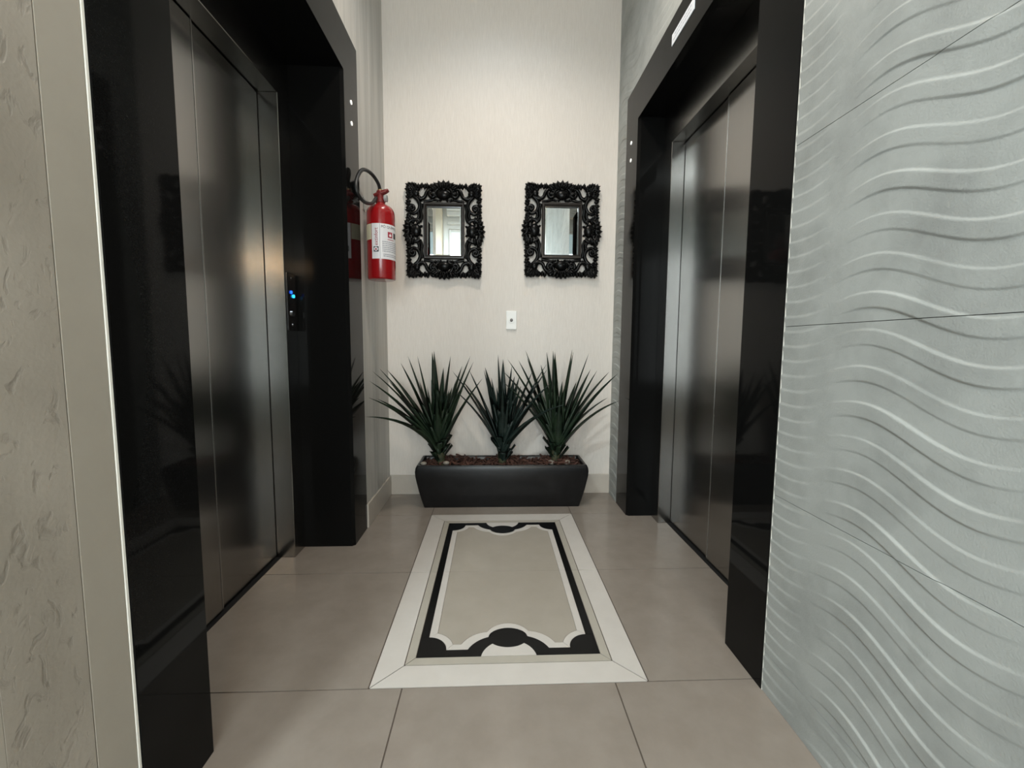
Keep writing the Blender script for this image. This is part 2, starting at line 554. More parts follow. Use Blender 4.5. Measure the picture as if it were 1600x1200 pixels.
# ------------------------------------------------------------------ left wall: stone panels round the lift
bm = bmesh.new()
add_box(bm, XL - 0.40, XL - 0.012, LOBBY_CORNER, L_FRAME[0] - 0.004, 0, ZC)
add_box(bm, XL - 0.40, XL - 0.012, L_FRAME[1] + 0.004, YB, 0, ZC)
add_box(bm, XL - 0.40, XL - 0.012, L_FRAME[0], L_FRAME[1], H_OUT + 0.004, ZC)
wall_left = finish('wall_left', bm, M_WAVEJOINT)
tag(wall_left, 'grey stone slab wall around the left lift', 'wall', 'structure')
g = 0.0006
for y0, y1, z0, z1, mm in ((LOBBY_CORNER, 0.671, 0, ZC, M_LEFT), (0.671, 0.7450, 0, ZC, M_LEFTPLAIN),
                           (2.1515, 2.356, 0, ZC, M_VEIN), (2.356, YB, 0, ZC, M_VEIN),
                           (0.7465, 1.15, H_OUT + 0.004, ZC, M_VEIN), (1.15, 1.75, H_OUT + 0.004, ZC, M_VEIN), (1.75, 2.1515, H_OUT + 0.004, ZC, M_VEIN)):
    box('stone_panel', XL - 0.013, XL, y0 + g, y1 - g, z0, z1, mm, wall_left, 0.0008)
# pale cut tile edges against the granite
box('tile_edge', XL - 0.013, XL + 0.001, 0.7450, 0.7515, 0, ZC, M_EDGE, wall_left, 0.001)
box('tile_edge', XL - 0.013, XL + 0.0005, 2.1485, 2.1515, 0.122, H_OUT + 0.004, M_EDGE, wall_left)

# ------------------------------------------------------------------ right wall: relief tiles with dune waves
TZ0, TH, TL = 0.1115, 0.4345, 0.87
EXT = [(0.15, 0.000), (0.38, 0.020), (0.60, -0.030), (0.83, 0.034), (1.02, 0.000)]


def wave(y):
    y = (y - 0.15) % TL + 0.15
    for (a, wa), (b, wb) in zip(EXT, EXT[1:]):
        if y <= b + 1e-9:
            t = (y - a) / (b - a)
            return wa + (wb - wa) * (0.5 - 0.5 * math.cos(math.pi * t))
    return 0.0


def sstep(a, b, x):
    t = min(1.0, max(0.0, (x - a) / (b - a)))
    return t * t * (3 - 2 * t)


def relief(y, z):
    P = TH / 6.0
    yy = (y - 0.20) % TL + 0.20                  # position inside one tile length, 0.20 .. 1.07
    t = ((1.151 + wave(y)) - z) / P              # grows downward from a bright crest
    t = (t - math.floor(t)) * P                  # metres below the crest line, 0 .. P
    e = 0.0042
    band = sstep(0, e, t) * (1 - sstep(0.0305, 0.0305 + e, t)) if t < 0.06 else 0.0
    main = sstep(0.94, 0.80, yy) * (0.45 + 0.55 * sstep(0.50, 0.62, yy))
    line = math.floor(((1.151 + wave(y)) - z) / P)
    main = max(main, 0.0) * (0.74 + 0.26 * math.sin(13.0 * yy + 2.1 * (line % 6)))
    t2 = t % (P / 2)
    saw = sstep(0, 0.008, t2) * (1 - t2 / (P / 2))
    flank = sstep(0.925, 0.985, yy) + sstep(0.30, 0.22, yy) * 0.6
    h = 0.0036 * main * band * (0.78 + 0.22 * sstep(0.034, 0.0, t)) + 0.0018 * flank * saw
    h += 0.0016 * math.sin(yy * 7.2 + 1.0) * math.sin(math.pi * (yy - 0.20) / TL)   # gentle swell of the whole tile
    return h


def relief_tile(name, y0, y1, z0, z1, dy, dz, mesh_only=False):
    gy = 0.0007
    y0 += gy; y1 -= gy; z0 += 0.0007; z1 -= 0.0007
    ny = max(2, int(round((y1 - y0) / dy))); nz = max(2, int(round((z1 - z0) / dz)))
    verts, faces = [], []
    for j in range(nz + 1):
        z = z0 + (z1 - z0) * j / nz
        for i in range(ny + 1):
            y = y0 + (y1 - y0) * i / ny
            verts.append((XR - relief(y, z), y, z))
    W = ny + 1
    for j in range(nz):
        for i in range(ny):
            a = j * W + i
            faces.append((a, a + W, a + W + 1, a + 1))
    n0 = len(verts)
    rim = [i for i in range(W)] + [j * W + ny for j in range(1, nz + 1)] + [nz * W + i for i in range(ny - 1, -1, -1)] + [j * W for j in range(nz - 1, 0, -1)]
    for k in rim:
        v = verts[k]
        verts.append((XR + 0.010, v[1], v[2]))
    for q in range(len(rim)):
        q2 = (q + 1) % len(rim)
        faces.append((rim[q], rim[q2], n0 + q2, n0 + q))
    me = bpy.data.meshes.new(name)
    me.from_pydata(verts, [], faces)
    nf = ny * nz
    for p in me.polygons:
        p.use_smooth = p.index < nf
    # the flat rim must not smooth into the face
    me.update()
    try:
        me.set_sharp_from_angle(angle=math.radians(62))
    except Exception:
        pass
    me.materials.append(M_WAVE)
    return me


bm = bmesh.new()
add_box(bm, XR + 0.008, XR + 0.40, LOBBY_Y0, R_FRAME[0] - 0.003, 0, ZC)
add_box(bm, XR + 0.008, XR + 0.40, R_FRAME[1] + 0.003, YB, 0, ZC)
add_box(bm, XR + 0.008, XR + 0.40, R_FRAME[0] - 0.003, R_FRAME[1] + 0.003, H_OUT + 0.003, ZC)
wall_right = finish('wall_right', bm, M_WAVEJOINT)
tag(wall_right, 'pale grey stone wall of relief tiles carved with dune waves', 'wall', 'structure')


def place_tile(me, dz=0.0, dy=0.0):
    o = link('wave_tile', me, None, wall_right)
    o.location = (0, dy, dz)


full = relief_tile('wave_tile', 0.20, 1.07, TZ0, TZ0 + TH, 0.0045, 0.0017)
rows = 7
top_h = ZC - (TZ0 + 6 * TH)
near_foot = relief_tile('wave_tile_foot', 0.20, 1.07, 0.0, TZ0, 0.005, 0.003)
near_top = relief_tile('wave_tile_top', 0.20, 1.07, TZ0 + 6 * TH, ZC, 0.01, 0.006)
for k in range(3):
    for i in range(6):
        place_tile(full, i * TH, -k * TL)
    place_tile(near_foot, 0, -k * TL)
    place_tile(near_top, 0, -k * TL)
far = relief_tile('wave_tile_far', R_FRAME[1] + 0.004, YB, TZ0, TZ0 + TH, 0.005, 0.0024)
for i in range(6):
    place_tile(far, i * TH)
place_tile(relief_tile('wave_tile_far_foot', R_FRAME[1] + 0.004, YB, 0.0, TZ0, 0.006, 0.003))
place_tile(relief_tile('wave_tile_far_top', R_FRAME[1] + 0.004, YB, TZ0 + 6 * TH, ZC, 0.008, 0.006))
for y0, y1 in ((1.07, 1.94), (1.94, R_FRAME[1] + 0.004)):
    place_tile(relief_tile('wave_tile_over', y0, y1, H_OUT + 0.004, TZ0 + 6 * TH, 0.007, 0.0035))
    place_tile(relief_tile('wave_tile_over_top', y0, y1, TZ0 + 6 * TH, ZC, 0.01, 0.005))
box('wave_tile_rear', XR, XR + 0.01, LOBBY_Y0, 0.20 - 2 * TL - 0.001, 0, ZC, M_WAVE, wall_right)
box('tile_edge', XR - 0.001, XR + 0.012, R_FRAME[0] - 0.004, R_FRAME[0] - 0.001, 0, H_OUT + 0.004, M_EDGE, wall_right)

# ------------------------------------------------------------------ lobby behind the camera (seen in the two mirrors, holds the assumed daylight window)
wl = box('wall_lobby_side', LOBBY_X0, XL - 0.40, LOBBY_CORNER, LOBBY_CORNER + 0.12, 0, ZC, M_LEFT)
tag(wl, 'grey stone side wall of the lobby behind the viewer', 'wall', 'structure')
box('return_panel', XL - 0.40, XL, LOBBY_CORNER - 0.012, LOBBY_CORNER, 0, ZC, M_LEFTPLAIN, wl)
WX0, WX1, WZ0, WZ1, WZ2 = -0.76, 0.56, 0.34, 2.26, 2.74      # window opening, head of the lower lights, head of the transom
bm = bmesh.new()
add_box(bm, LOBBY_X0, WX0, LOBBY_Y0 - 0.12, LOBBY_Y0, 0, ZC)
add_box(bm, WX1, XR + 0.4, LOBBY_Y0 - 0.12, LOBBY_Y0, 0, ZC)
add_box(bm, WX0, WX1, LOBBY_Y0 - 0.12, LOBBY_Y0, 0, WZ0)
add_box(bm, WX0, WX1, LOBBY_Y0 - 0.12, LOBBY_Y0, WZ2, ZC)
wr = finish('wall_rear', bm, M_LOBBY)
tag(wr, 'white rear wall of the lobby seen in the mirrors', 'wall', 'structure')
box('pilaster', -0.96, -0.85, LOBBY_Y0, LOBBY_Y0 + 0.10, 0, ZC, M_CREAM, wr, 0.01)
for d, z0, z1 in ((0.12, ZC - 0.06, ZC), (0.08, ZC - 0.13, ZC - 0.06), (0.03, ZC - 0.25, ZC - 0.21)):
    box('cornice', -0.78, XR, LOBBY_Y0, LOBBY_Y0 + d, z0, z1, M_LOBBY, wr, 0.008)
ww = box('wall_lobby_end', LOBBY_X0 - 0.12, LOBBY_X0, LOBBY_Y0 - 0.12, LOBBY_CORNER + 0.12, 0, ZC, M_LOBBY)
tag(ww, 'white end wall of the lobby behind the viewer', 'wall', 'structure')
win = empty('window_1', ((WX0 + WX1) / 2, LOBBY_Y0 - 0.05, WZ0))  # window guessed at from the mirrors, its lower part unseen
tag(win, 'assumed tall lobby window with glowing frosted transom behind the viewer', 'window', 'structure')
for x in (WX0, (WX0 + WX1) / 2 - 0.02, WX1 - 0.04):
    box('window_frame', x, x + 0.04, LOBBY_Y0 - 0.08, LOBBY_Y0 - 0.03, WZ0, WZ2, M_WHITEPL, win, 0.004)
for z in (WZ0, WZ1, WZ2 - 0.04):
    box('window_frame', WX0 + 0.04, WX1 - 0.04, LOBBY_Y0 - 0.08, LOBBY_Y0 - 0.03, z, z + 0.04, M_WHITEPL, win, 0.004)
for x0, x1 in ((WX0 + 0.04, (WX0 + WX1) / 2 - 0.02), ((WX0 + WX1) / 2 + 0.02, WX1 - 0.04)):
    box('transom_pane', x0, x1, LOBBY_Y0 - 0.06, LOBBY_Y0 - 0.05, WZ1 + 0.04, WZ2 - 0.04, M_FROST, win)  # glowing pane added so the mirrored lobby reads bright
    box('window_pane', x0, x1, LOBBY_Y0 - 0.06, LOBBY_Y0 - 0.05, WZ0 + 0.04, WZ1, M_FROST, win)


# ------------------------------------------------------------------ unseen ceiling lamps, guessed at (lamp and its own light)
def unseen_downlight(x, y, power, color, label, size=0.10, angle=140):
    e = empty('unseen_downlight', (x, y, ZC))
    bm = bmesh.new()
    add_lathe(bm, [(0.045, ZC - 0.002), (0.062, ZC - 0.002), (0.066, ZC - 0.006), (0.064, ZC - 0.009), (0.048, ZC - 0.008), (0.045, ZC - 0.002)], x, y, 28, cap=False)
    finish('trim_ring', bm, M_WHITEPL, e, True)
    bm = bmesh.new()
    add_lathe(bm, [(0.044, ZC - 0.001), (0.044, ZC - 0.005)], x, y, 28)
    finish('lens', bm, M_LAMPLENS, e)
    tag(e, label, 'ceiling lamp')
    d = bpy.data.lights.new('downlight_glow', 'SPOT')
    d.energy = power
    d.color = color
    d.spot_size = math.radians(angle)
    d.spot_blend = 0.7
    d.shadow_soft_size = size
    o = bpy.data.objects.new('downlight_glow', d)
    COL.objects.link(o)
    o.parent = e
    o.location = (0, 0, -0.03)
    return e


unseen_downlight(0.05, 1.50, DOWN_WARM, (1.0, 0.89, 0.77), 'unseen warm ceiling lamp assumed between the two lifts', 0.06, 150)
unseen_downlight(0.05, 2.0, DOWN_COOL, (0.78, 0.89, 1.0), 'unseen cool ceiling lamp assumed nearest the back wall', 0.08, 150)

unseen_downlight(-1.00, -0.60, 185, (0.86, 0.97, 1.0), 'unseen ceiling lamp added to brighten the lobby behind the viewer', 0.10, 172)  # added lamp, brightens the lobby shown in the mirrors

# unseen warm wall lamp, added for the glow in the left lift's steel
SX, SY, SZ = 0.64, LOBBY_Y0, 1.86
wl2 = empty('added_wall_lamp', (SX, SY, SZ))
tag(wl2, 'unseen warm half round wall lamp added on the lobby rear wall', 'wall lamp')
box('back_plate', SX - 0.05, SX + 0.05, SY, SY + 0.015, SZ - 0.09, SZ + 0.09, M_BRASS, wl2, 0.004)
bm = bmesh.new()
n = 20
lo = [bm.verts.new((SX + 0.055 * math.cos(math.pi * k / n), SY + 0.012 + 0.075 * math.sin(math.pi * k / n), SZ - 0.06)) for k in range(n + 1)]
hi = [bm.verts.new((SX + 0.065 * math.cos(math.pi * k / n), SY + 0.012 + 0.09 * math.sin(math.pi * k / n), SZ + 0.06)) for k in range(n + 1)]
for k in range(n):
    bm.faces.new((lo[k], lo[k + 1], hi[k + 1], hi[k]))
bm.faces.new(lo); bm.faces.new(hi[::-1])
finish('shade', bm, M_SHADE, wl2, True, angle=40)


# ------------------------------------------------------------------ lifts
def lift(name, label, side, opening, frame, leaf_at, DG, dl):
    """side -1: in the left wall, +1: in the right wall. Doorway runs along y."""
    face = XL if side < 0 else XR
    s = side
    o0, o1 = opening
    f0, f1 = frame
    e = empty(name, (face, (o0 + o1) / 2, 0))
    tag(e, label, 'lift door', 'structure')

    def bx(nm, d0, d1, y0, y1, z0, z1, mm, bevel=0.0, parent=e, seg=1):
        # d: depth into the wall from the face (negative stands proud)
        xa, xb = face + s * d0, face + s * d1
        return box(nm, min(xa, xb), max(xa, xb), y0, y1, z0, z1, mm, parent, bevel, seg)

    # granite surround: two jambs under a lintel, polished chamfered inner arris
    def granite_jamb(ya, yb, inner):
        c = 0.013
        outer = ya if inner == yb else yb
        sgn = 1 if inner > outer else -1
        prof = [(-0.003, outer), (-0.003, inner - sgn * c), (c - 0.003, inner), (DG, inner), (DG, outer)]
        bm = bmesh.new()
        lo = [bm.verts.new((face + s * d, y, 0)) for d, y in prof]
        hi = [bm.verts.new((face + s * d, y, H_IN + (c if k == 1 else 0) if k != 0 else H_IN)) for k, (d, y) in enumerate(prof)]
        hi[0].co.z = H_IN; hi[1].co.z = H_IN
        bm.faces.new(lo); bm.faces.new(hi[::-1])
        n = len(prof)
        for k in range(n):
            bm.faces.new((lo[k], lo[(k + 1) % n], hi[(k + 1) % n], hi[k]))
        finish('granite_jamb', bm, M_GRANITE, e)

    granite_jamb(f0, o0, o0)
    granite_jamb(o1, f1, o1)
    bm = bmesh.new()
    c = 0.013
    prof = [(-0.003, H_OUT), (-0.003, H_IN), (DG, H_IN), (DG, H_OUT)]
    a = [bm.verts.new((face + s * d, f0, z)) for d, z in prof]
    b = [bm.verts.new((face + s * d, f1, z)) for d, z in prof]
    bm.faces.new(a); bm.faces.new(b[::-1])
    for k in range(4):
        bm.faces.new((a[k], a[(k + 1) % 4], b[(k + 1) % 4], b[k]))
    finish('granite_lintel', bm, M_GRANITE, e)
    # brushed steel lining
    z_head = 1.923
    dj0, dj1 = DG - 0.002, dl + 0.036
    w = 0.10
    for ya, yb in ((o0, o0 + w), (o1 - w, o1)):
        bx('steel_jamb', dj0, dj1, ya, yb, 0, z_head, M_STEEL, 0.0015)
    bx('steel_header', dj0, dj1, o0, o1, z_head, H_IN - 0.0005, M_STEEL, 0.0015)
    # sliding leaves with a dark gap round them, sill, closed shaft behind
    g = 0.004
    for k, (ya, yb) in enumerate(((o0 + w + g, leaf_at - 0.0025), (leaf_at + 0.0025, o1 - w - g))):
        bx('door_leaf', dl + (0 if k == 0 else 0.006), dl + 0.03, ya, yb, 0.010, z_head - g, M_STEEL, 0.0015)
    bx('leaf_edge', dl - 0.0012, dl + 0.02, leaf_at - 0.0075, leaf_at - 0.0020, 0.012, z_head - g, M_STEELBR)
    bx('sill', dl - 0.012, dl + 0.05, o0 + w, o1 - w, -0.01, 0.0015, M_DARKGAP)
    bx('shaft_back', dl + 0.038, dl + 0.06, o0, o1, 0, H_IN, M_DARKGAP)
    return e


door_1 = lift('door_1', 'left lift with brushed steel sliding door in a black granite surround', -1, L_OPEN, L_FRAME, 1.468, 0.224, 0.294)
door_2 = lift('door_2', 'right lift with brushed steel sliding door in a black granite surround', 1, R_OPEN, R_FRAME, 1.773, 0.135, 0.194)


def lens_pair(parent, xface, s, y, zs):
    for z in zs:
        bm = bmesh.new()
        add_disc_x(bm, xface, xface - s * 0.004, y, z, 0.009, 18)
        finish('indicator_lens', bm, M_LENS, parent)


lens_pair(door_1, XL + 0.003, -1, 2.051, (1.996, 1.907))
lens_pair(door_2, XR - 0.003, 1, 2.380, (2.005, 1.916))

# call panel on the left lift's far steel jamb
PX = XL - 0.222
panel = box('call_panel', PX - 0.001, PX + 0.004, 1.866, 1.940, 0.985, 1.225, M_PANEL, door_1, 0.0015)
panel['label'] = 'black lift call panel with blue lit indicator'


def on_panel(nm, y, z, ry, mm, h=0.004):
    bm = bmesh.new()
    add_disc_x(bm, PX + 0.0035, PX + 0.0035 + h, y, z, ry, 20)
    return finish(nm, bm, mm, panel)


on_panel('indicator_light', 1.893, 1.145, 0.0065, M_BLUE, 0.005)
on_panel('indicator_light', 1.912, 1.130, 0.0070, M_CYAN, 0.006)
on_panel('key_switch', 1.900, 1.056, 0.012, M_CHROME, 0.006)
on_panel('screw', 1.903, 1.008, 0.005, M_CHROME, 0.003)
on_panel('screw', 1.903, 1.205, 0.004, M_CHROME, 0.002)

# ================================================================== THINGS
# ------------------------------------------------------------------ sign on the right lintel
sg = box('lift_sign', XR - 0.006, XR - 0.003, 1.667, 1.868, 2.157, 2.201, M_SIGN, None, 0.0006)
tag(sg, 'narrow white sign plate fixed to the granite lintel of the right lift', 'sign')
bm = bmesh.new()
rr = random.Random(3)
for z in (2.170, 2.185):
    y = 1.69
    while y < 1.84:
        L = rr.uniform(0.006, 0.018)
        add_box(bm, XR - 0.0064, XR - 0.0059, y, y + L, z, z + 0.005)
        y += L + 0.004
finish('faint_print', bm, M_SIGNPRINT, sg)

# ------------------------------------------------------------------ switch plate
sp = empty('wall_plate', (0.1075, YB, 1.079))
tag(sp, 'small white wall plate with a round grey sensor between the mirrors', 'wall plate')
box('plate', 0.0755, 0.1395, YB - 0.010, YB - 0.0002, 1.023, 1.135, M_WHITEPL, sp, 0.003, 2)
bm = bmesh.new()
add_lathe(bm, [(0.019, 0.0), (0.019, 0.0025), (0.014, 0.0035), (0.0105, 0.0025)], 0, 0, 28)
bmesh.ops.rotate(bm, verts=bm.verts[:], cent=(0, 0, 0), matrix=Matrix.Rotation(math.pi / 2, 3, 'X'))
bmesh.ops.translate(bm, verts=bm.verts[:], vec=(0.1075, YB - 0.0095, 1.079))
finish('collar', bm, M_WHITEPL, sp, True, angle=40)
bm = bmesh.new()
add_ellipsoid(bm, (0.1075, YB - 0.012, 1.079), (0.0095, 0.005, 0.0105))
finish('sensor', bm, M_SENSOR, sp, True)


# ------------------------------------------------------------------ mirrors with carved openwork frames
def make_mirror():
    e = empty('mirror', (0, 0, 0))
    # local coordinates: x to the right, z up, y < 0 towards the room; wall at y = 0
    IW, IH = 0.119, 0.161        # inner frame outside half size
    GW, GH = 0.1005, 0.1385      # glass opening half size

    def ring(bm, prof):
        rings = []
        for w, h, y in prof:
            rings.append([bm.verts.new(p) for p in ((-w, y, -h), (w, y, -h), (w, y, h), (-w, y, h))])
        for a, b in zip(rings, rings[1:]):
            for k in range(4):
                bm.faces.new((a[k], a[(k + 1) % 4], b[(k + 1) % 4], b[k]))

    bm = bmesh.new()
    ring(bm, [(IW, IH, -0.004), (IW, IH, -0.030), (IW - 0.004, IH - 0.004, -0.035), (IW - 0.010, IH - 0.011, -0.035),
              (IW - 0.012, IH - 0.014, -0.032), (GW, GH, -0.024), (GW, GH, -0.012)])
    finish('inner_frame', bm, M_INNERFR, e, local=True)
    bm = bmesh.new()
    y0, y1 = -0.0150, -0.0168
    bw = 0.007
    o = [bm.verts.new(p) for p in ((-GW - 0.003, y0, -GH - 0.003), (GW + 0.003, y0, -GH - 0.003), (GW + 0.003, y0, GH + 0.003), (-GW - 0.003, y0, GH + 0.003))]
    i = [bm.verts.new(p) for p in ((-GW + bw, y1, -GH + bw), (GW - bw, y1, -GH + bw), (GW - bw, y1, GH - bw), (-GW + bw, y1, GH - bw))]
    bm.faces.new(i)
    for k in range(4):
        bm.faces.new((o[k], o[(k + 1) % 4], i[(k + 1) % 4], i[k]))
    bk = [bm.verts.new((v.co.x, -0.010, v.co.z)) for v in o]
    for k in range(4):
        bm.faces.new((o[k], o[(k + 1) % 4], bk[(k + 1) % 4], bk[k]))
    finish('glass', bm, M_MIRROR, e, local=True)

    rnd = random.Random(11)

    def lobe(bm, x, z, ang, length, width, depth=0.010, y=-0.022, tilt=0.25):
        """rounded leaf lobe with a raised spine, pointing along ang in the x-z plane"""
        d = Vector((math.cos(ang), 0, math.sin(ang)))
        c = Vector((x, y, z)) + d * length / 2
        c.y += 0.003 * math.sin(ang * 3 + x * 50)
        n = Vector((0, -1, 0))
        sd = d.cross(n)
        rot = Matrix((d, sd, n)).transposed() @ Matrix.Rotation(tilt, 3, 'Y')
        add_ellipsoid(bm, c, (length / 2 * 1.05, width * 0.64, depth), rot, 1)
        add_ellipsoid(bm, c + Vector((0, -depth * 0.55, 0)) + d * length * 0.12, (length / 2 * 0.85, width * 0.22, depth * 0.8), rot, 1)

    def scroll(bm, pts, r0, r1, y=-0.022, n=26):
        P = spline([(x, y, z) for x, z in pts], n)
        add_tube(bm, P, [1.12 * (r0 + (r1 - r0) * k / n) for k in range(n + 1)], 8)

    def curl(bm, x, z, r, a0, turns, sgn, y=-0.024, t0=0.0115, t1=0.008):
        n = int(20 * turns)
        pts = []
        for k in range(n + 1):
            a = a0 + sgn * 2 * math.pi * turns * k / n
            q = r * (1 - 0.72 * k / n)
            pts.append((x + q * math.cos(a), y - 0.008 * k / n, z + q * math.sin(a)))
        add_tube(bm, pts, [t0 + (t1 - t0) * k / n for k in range(n + 1)], 7)
        add_ellipsoid(bm, (x, y - 0.008, z), (r * 0.30, 0.010, r * 0.30), None, 1)

    D = math.radians
    for sx in (-1, 1):
        for sz in (-1, 1):
            def q(bm):
                bmesh.ops.scale(bm, vec=(sx, 1, sz), verts=bm.verts[:])
                return bm
            # corner acanthus
            bm = bmesh.new()
            for k in range(9):
                a = D(-42 + k * 22 + rnd.uniform(-4, 4))
                L = (0.046, 0.047, 0.054, 0.062, 0.072, 0.062, 0.054, 0.047, 0.046)[k]
                lobe(bm, 0.166, 0.216, a, L, 0.019, 0.011)
                lobe(bm, 0.166 + 0.6 * L * math.cos(a), 0.216 + 0.6 * L * math.sin(a), a + 0.35, L * 0.42, 0.010, 0.009, -0.030)
                lobe(bm, 0.166 + 0.6 * L * math.cos(a), 0.216 + 0.6 * L * math.sin(a), a - 0.35, L * 0.42, 0.010, 0.009, -0.030)
            add_ellipsoid(bm, (0.160, -0.028, 0.210), (0.020, 0.014, 0.022), None, 2)
            lobe(bm, 0.160, 0.205, D(225), 0.052, 0.026, 0.011)
            add_ellipsoid(bm, (0.200, -0.026, 0.246), (0.018, 0.012, 0.020), None, 2)
            add_ellipsoid(bm, (0.188, -0.020, 0.236), (0.034, 0.010, 0.034), None, 2)
            finish('corner_leaf', q(bm), M_CARVED, e, True, local=True)
            # C-scroll along the top or bottom rail
            bm = bmesh.new()
            scroll(bm, [(0.165, 0.196), (0.140, 0.182), (0.112, 0.192), (0.098, 0.222), (0.076, 0.238), (0.050, 0.226), (0.046, 0.200)], 0.011, 0.008)
            curl(bm, 0.064, 0.205, 0.020, D(60), 1.2, -1)
            scroll(bm, [(0.118, 0.166), (0.085, 0.172), (0.055, 0.178), (0.030, 0.172)], 0.008, 0.006, -0.020)
            for k in range(7):
                x = 0.078 + k * 0.0165
                lobe(bm, x, 0.232 + 0.004 * (k % 2), D(98 - 5 * k + rnd.uniform(-12, 12)), 0.038, 0.019, 0.011, -0.022)
                if k % 2 == 0:
                    add_ellipsoid(bm, (x, -0.030, 0.246), (0.007, 0.006, 0.008), None, 1)
            lobe(bm, 0.100, 0.240, D(195), 0.040, 0.018, 0.010)
            finish('rail_scroll', q(bm), M_CARVED, e, True, local=True)
            # S-scroll along the side rail
            bm = bmesh.new()
            scroll(bm, [(0.172, 0.196), (0.150, 0.172), (0.140, 0.142), (0.152, 0.112), (0.178, 0.098), (0.196, 0.112), (0.196, 0.135)], 0.011, 0.008)
            curl(bm, 0.184, 0.126, 0.020, D(-40), 1.2, 1)
            scroll(bm, [(0.127, 0.155), (0.133, 0.115), (0.130, 0.080), (0.140, 0.050)], 0.008, 0.007, -0.020)
            scroll(bm, [(0.150, 0.108), (0.146, 0.085), (0.158, 0.064), (0.178, 0.058)], 0.009, 0.007, -0.022)
            for k in range(9):
                z = 0.066 + k * 0.0165
                lobe(bm, 0.188 + 0.003 * (k % 2), z, D(-18 + 4.5 * k + rnd.uniform(-12, 12)), 0.035, 0.019, 0.011, -0.022)
                if k % 2 == 0:
                    add_ellipsoid(bm, (0.200, -0.030, z), (0.008, 0.006, 0.007), None, 1)
            lobe(bm, 0.198, 0.100, D(-80), 0.040, 0.018, 0.010)
            finish('side_scroll', q(bm), M_CARVED, e, True, local=True)
    # crests at top and bottom: shell dome under a fan of petals
    for sz in (1, -1):
        bm = bmesh.new()
        up = 0.006 if sz > 0 else 0.0
        add_ellipsoid(bm, (0, -0.030, 0.203), (0.043, 0.022, 0.030), None, 2)
        for t in (-1, 1):
            lobe(bm, t * 0.030, 0.190, D(90 - t * 62), 0.060, 0.024, 0.012, -0.026)
            lobe(bm, t * 0.040, 0.236, D(90 - t * 75), 0.050, 0.022, 0.012, -0.026)
        scroll(bm, [(-0.052, 0.196), (-0.044, 0.228), (-0.018, 0.244), (0.0, 0.236), (0.018, 0.244), (0.044, 0.228), (0.052, 0.196)], 0.009, 0.009, -0.026)
        for k in range(9):
            a = D(4 + k * 21.5)
            lobe(bm, 0.034 * math.cos(a), 0.236, a, 0.048 + up * math.sin(a), 0.024, 0.012, -0.026)
        for k in range(6):
            a = D(40 + k * 20)
            lobe(bm, 0.02 * math.cos(a), 0.222 + 0.012 * math.sin(a), a, 0.030, 0.012, 0.010, -0.036)
        for t in (-1, 1):
            add_ellipsoid(bm, (t * 0.064, -0.026, 0.256), (0.016, 0.012, 0.013), None, 1)
            add_ellipsoid(bm, (t * 0.050, -0.028, 0.176), (0.010, 0.009, 0.009), None, 1)
            lobe(bm, t * 0.012, 0.185, D(-90 + t * 35), 0.024, 0.014, 0.010)
        bmesh.ops.scale(bm, vec=(1, 1, sz), verts=bm.verts[:])
        finish('crest', bm, M_CARVED, e, True, local=True)
    # rosettes at the middle of both sides
    for sx in (-1, 1):
        bm = bmesh.new()
        add_ellipsoid(bm, (0.163, -0.028, 0), (0.033, 0.021, 0.040), None, 2)
        for t in (-1, 1):
            lobe(bm, 0.176, t * 0.034, D(t * 80), 0.052, 0.024, 0.012, -0.026)
            lobe(bm, 0.205, t * 0.030, D(t * 78), 0.046, 0.022, 0.012, -0.024)
        scroll(bm, [(0.138, 0.048), (0.165, 0.062), (0.196, 0.054), (0.212, 0.026), (0.204, 0.0), (0.212, -0.026), (0.196, -0.054), (0.165, -0.062), (0.138, -0.048)],
               0.010, 0.010, -0.025, 36)
        for k in range(9):
            a = D(-76 + k * 19)
            lobe(bm, 0.192, 0.044 * math.sin(a), a, 0.053 - 0.006 * abs(math.sin(a)), 0.026, 0.012, -0.024)
        for k in range(5):
            a = D(-60 + k * 30)
            lobe(bm, 0.172, 0.018 * math.sin(a), a, 0.030, 0.011, 0.009, -0.034)
        for t in (-1, 1):
            add_ellipsoid(bm, (0.152, -0.028, t * 0.046), (0.010, 0.010, 0.012), None, 1)
            lobe(bm, 0.145, t * 0.020, D(180 - t * 25), 0.024, 0.014, 0.010)
        bmesh.ops.scale(bm, vec=(sx, 1, 1), verts=bm.verts[:])
        finish('rosette', bm, M_CARVED, e, True, local=True)
    return e


mirror = make_mirror()
mirror.location = (-0.293, YB - 0.0015, 1.5925)
mirror.rotation_euler.z = -0.0055
tag(mirror, 'mirror in carved black openwork frame, beside the fire extinguisher', 'mirror', None, 'pair of carved mirrors')
mirror2 = copy_tree(mirror)
mirror2.location = (0.402, YB - 0.0015, 1.606)
mirror2.rotation_euler.z = 0.005
tag(mirror2, 'mirror in carved black openwork frame, beside the right lift', 'mirror', None, 'pair of carved mirrors')

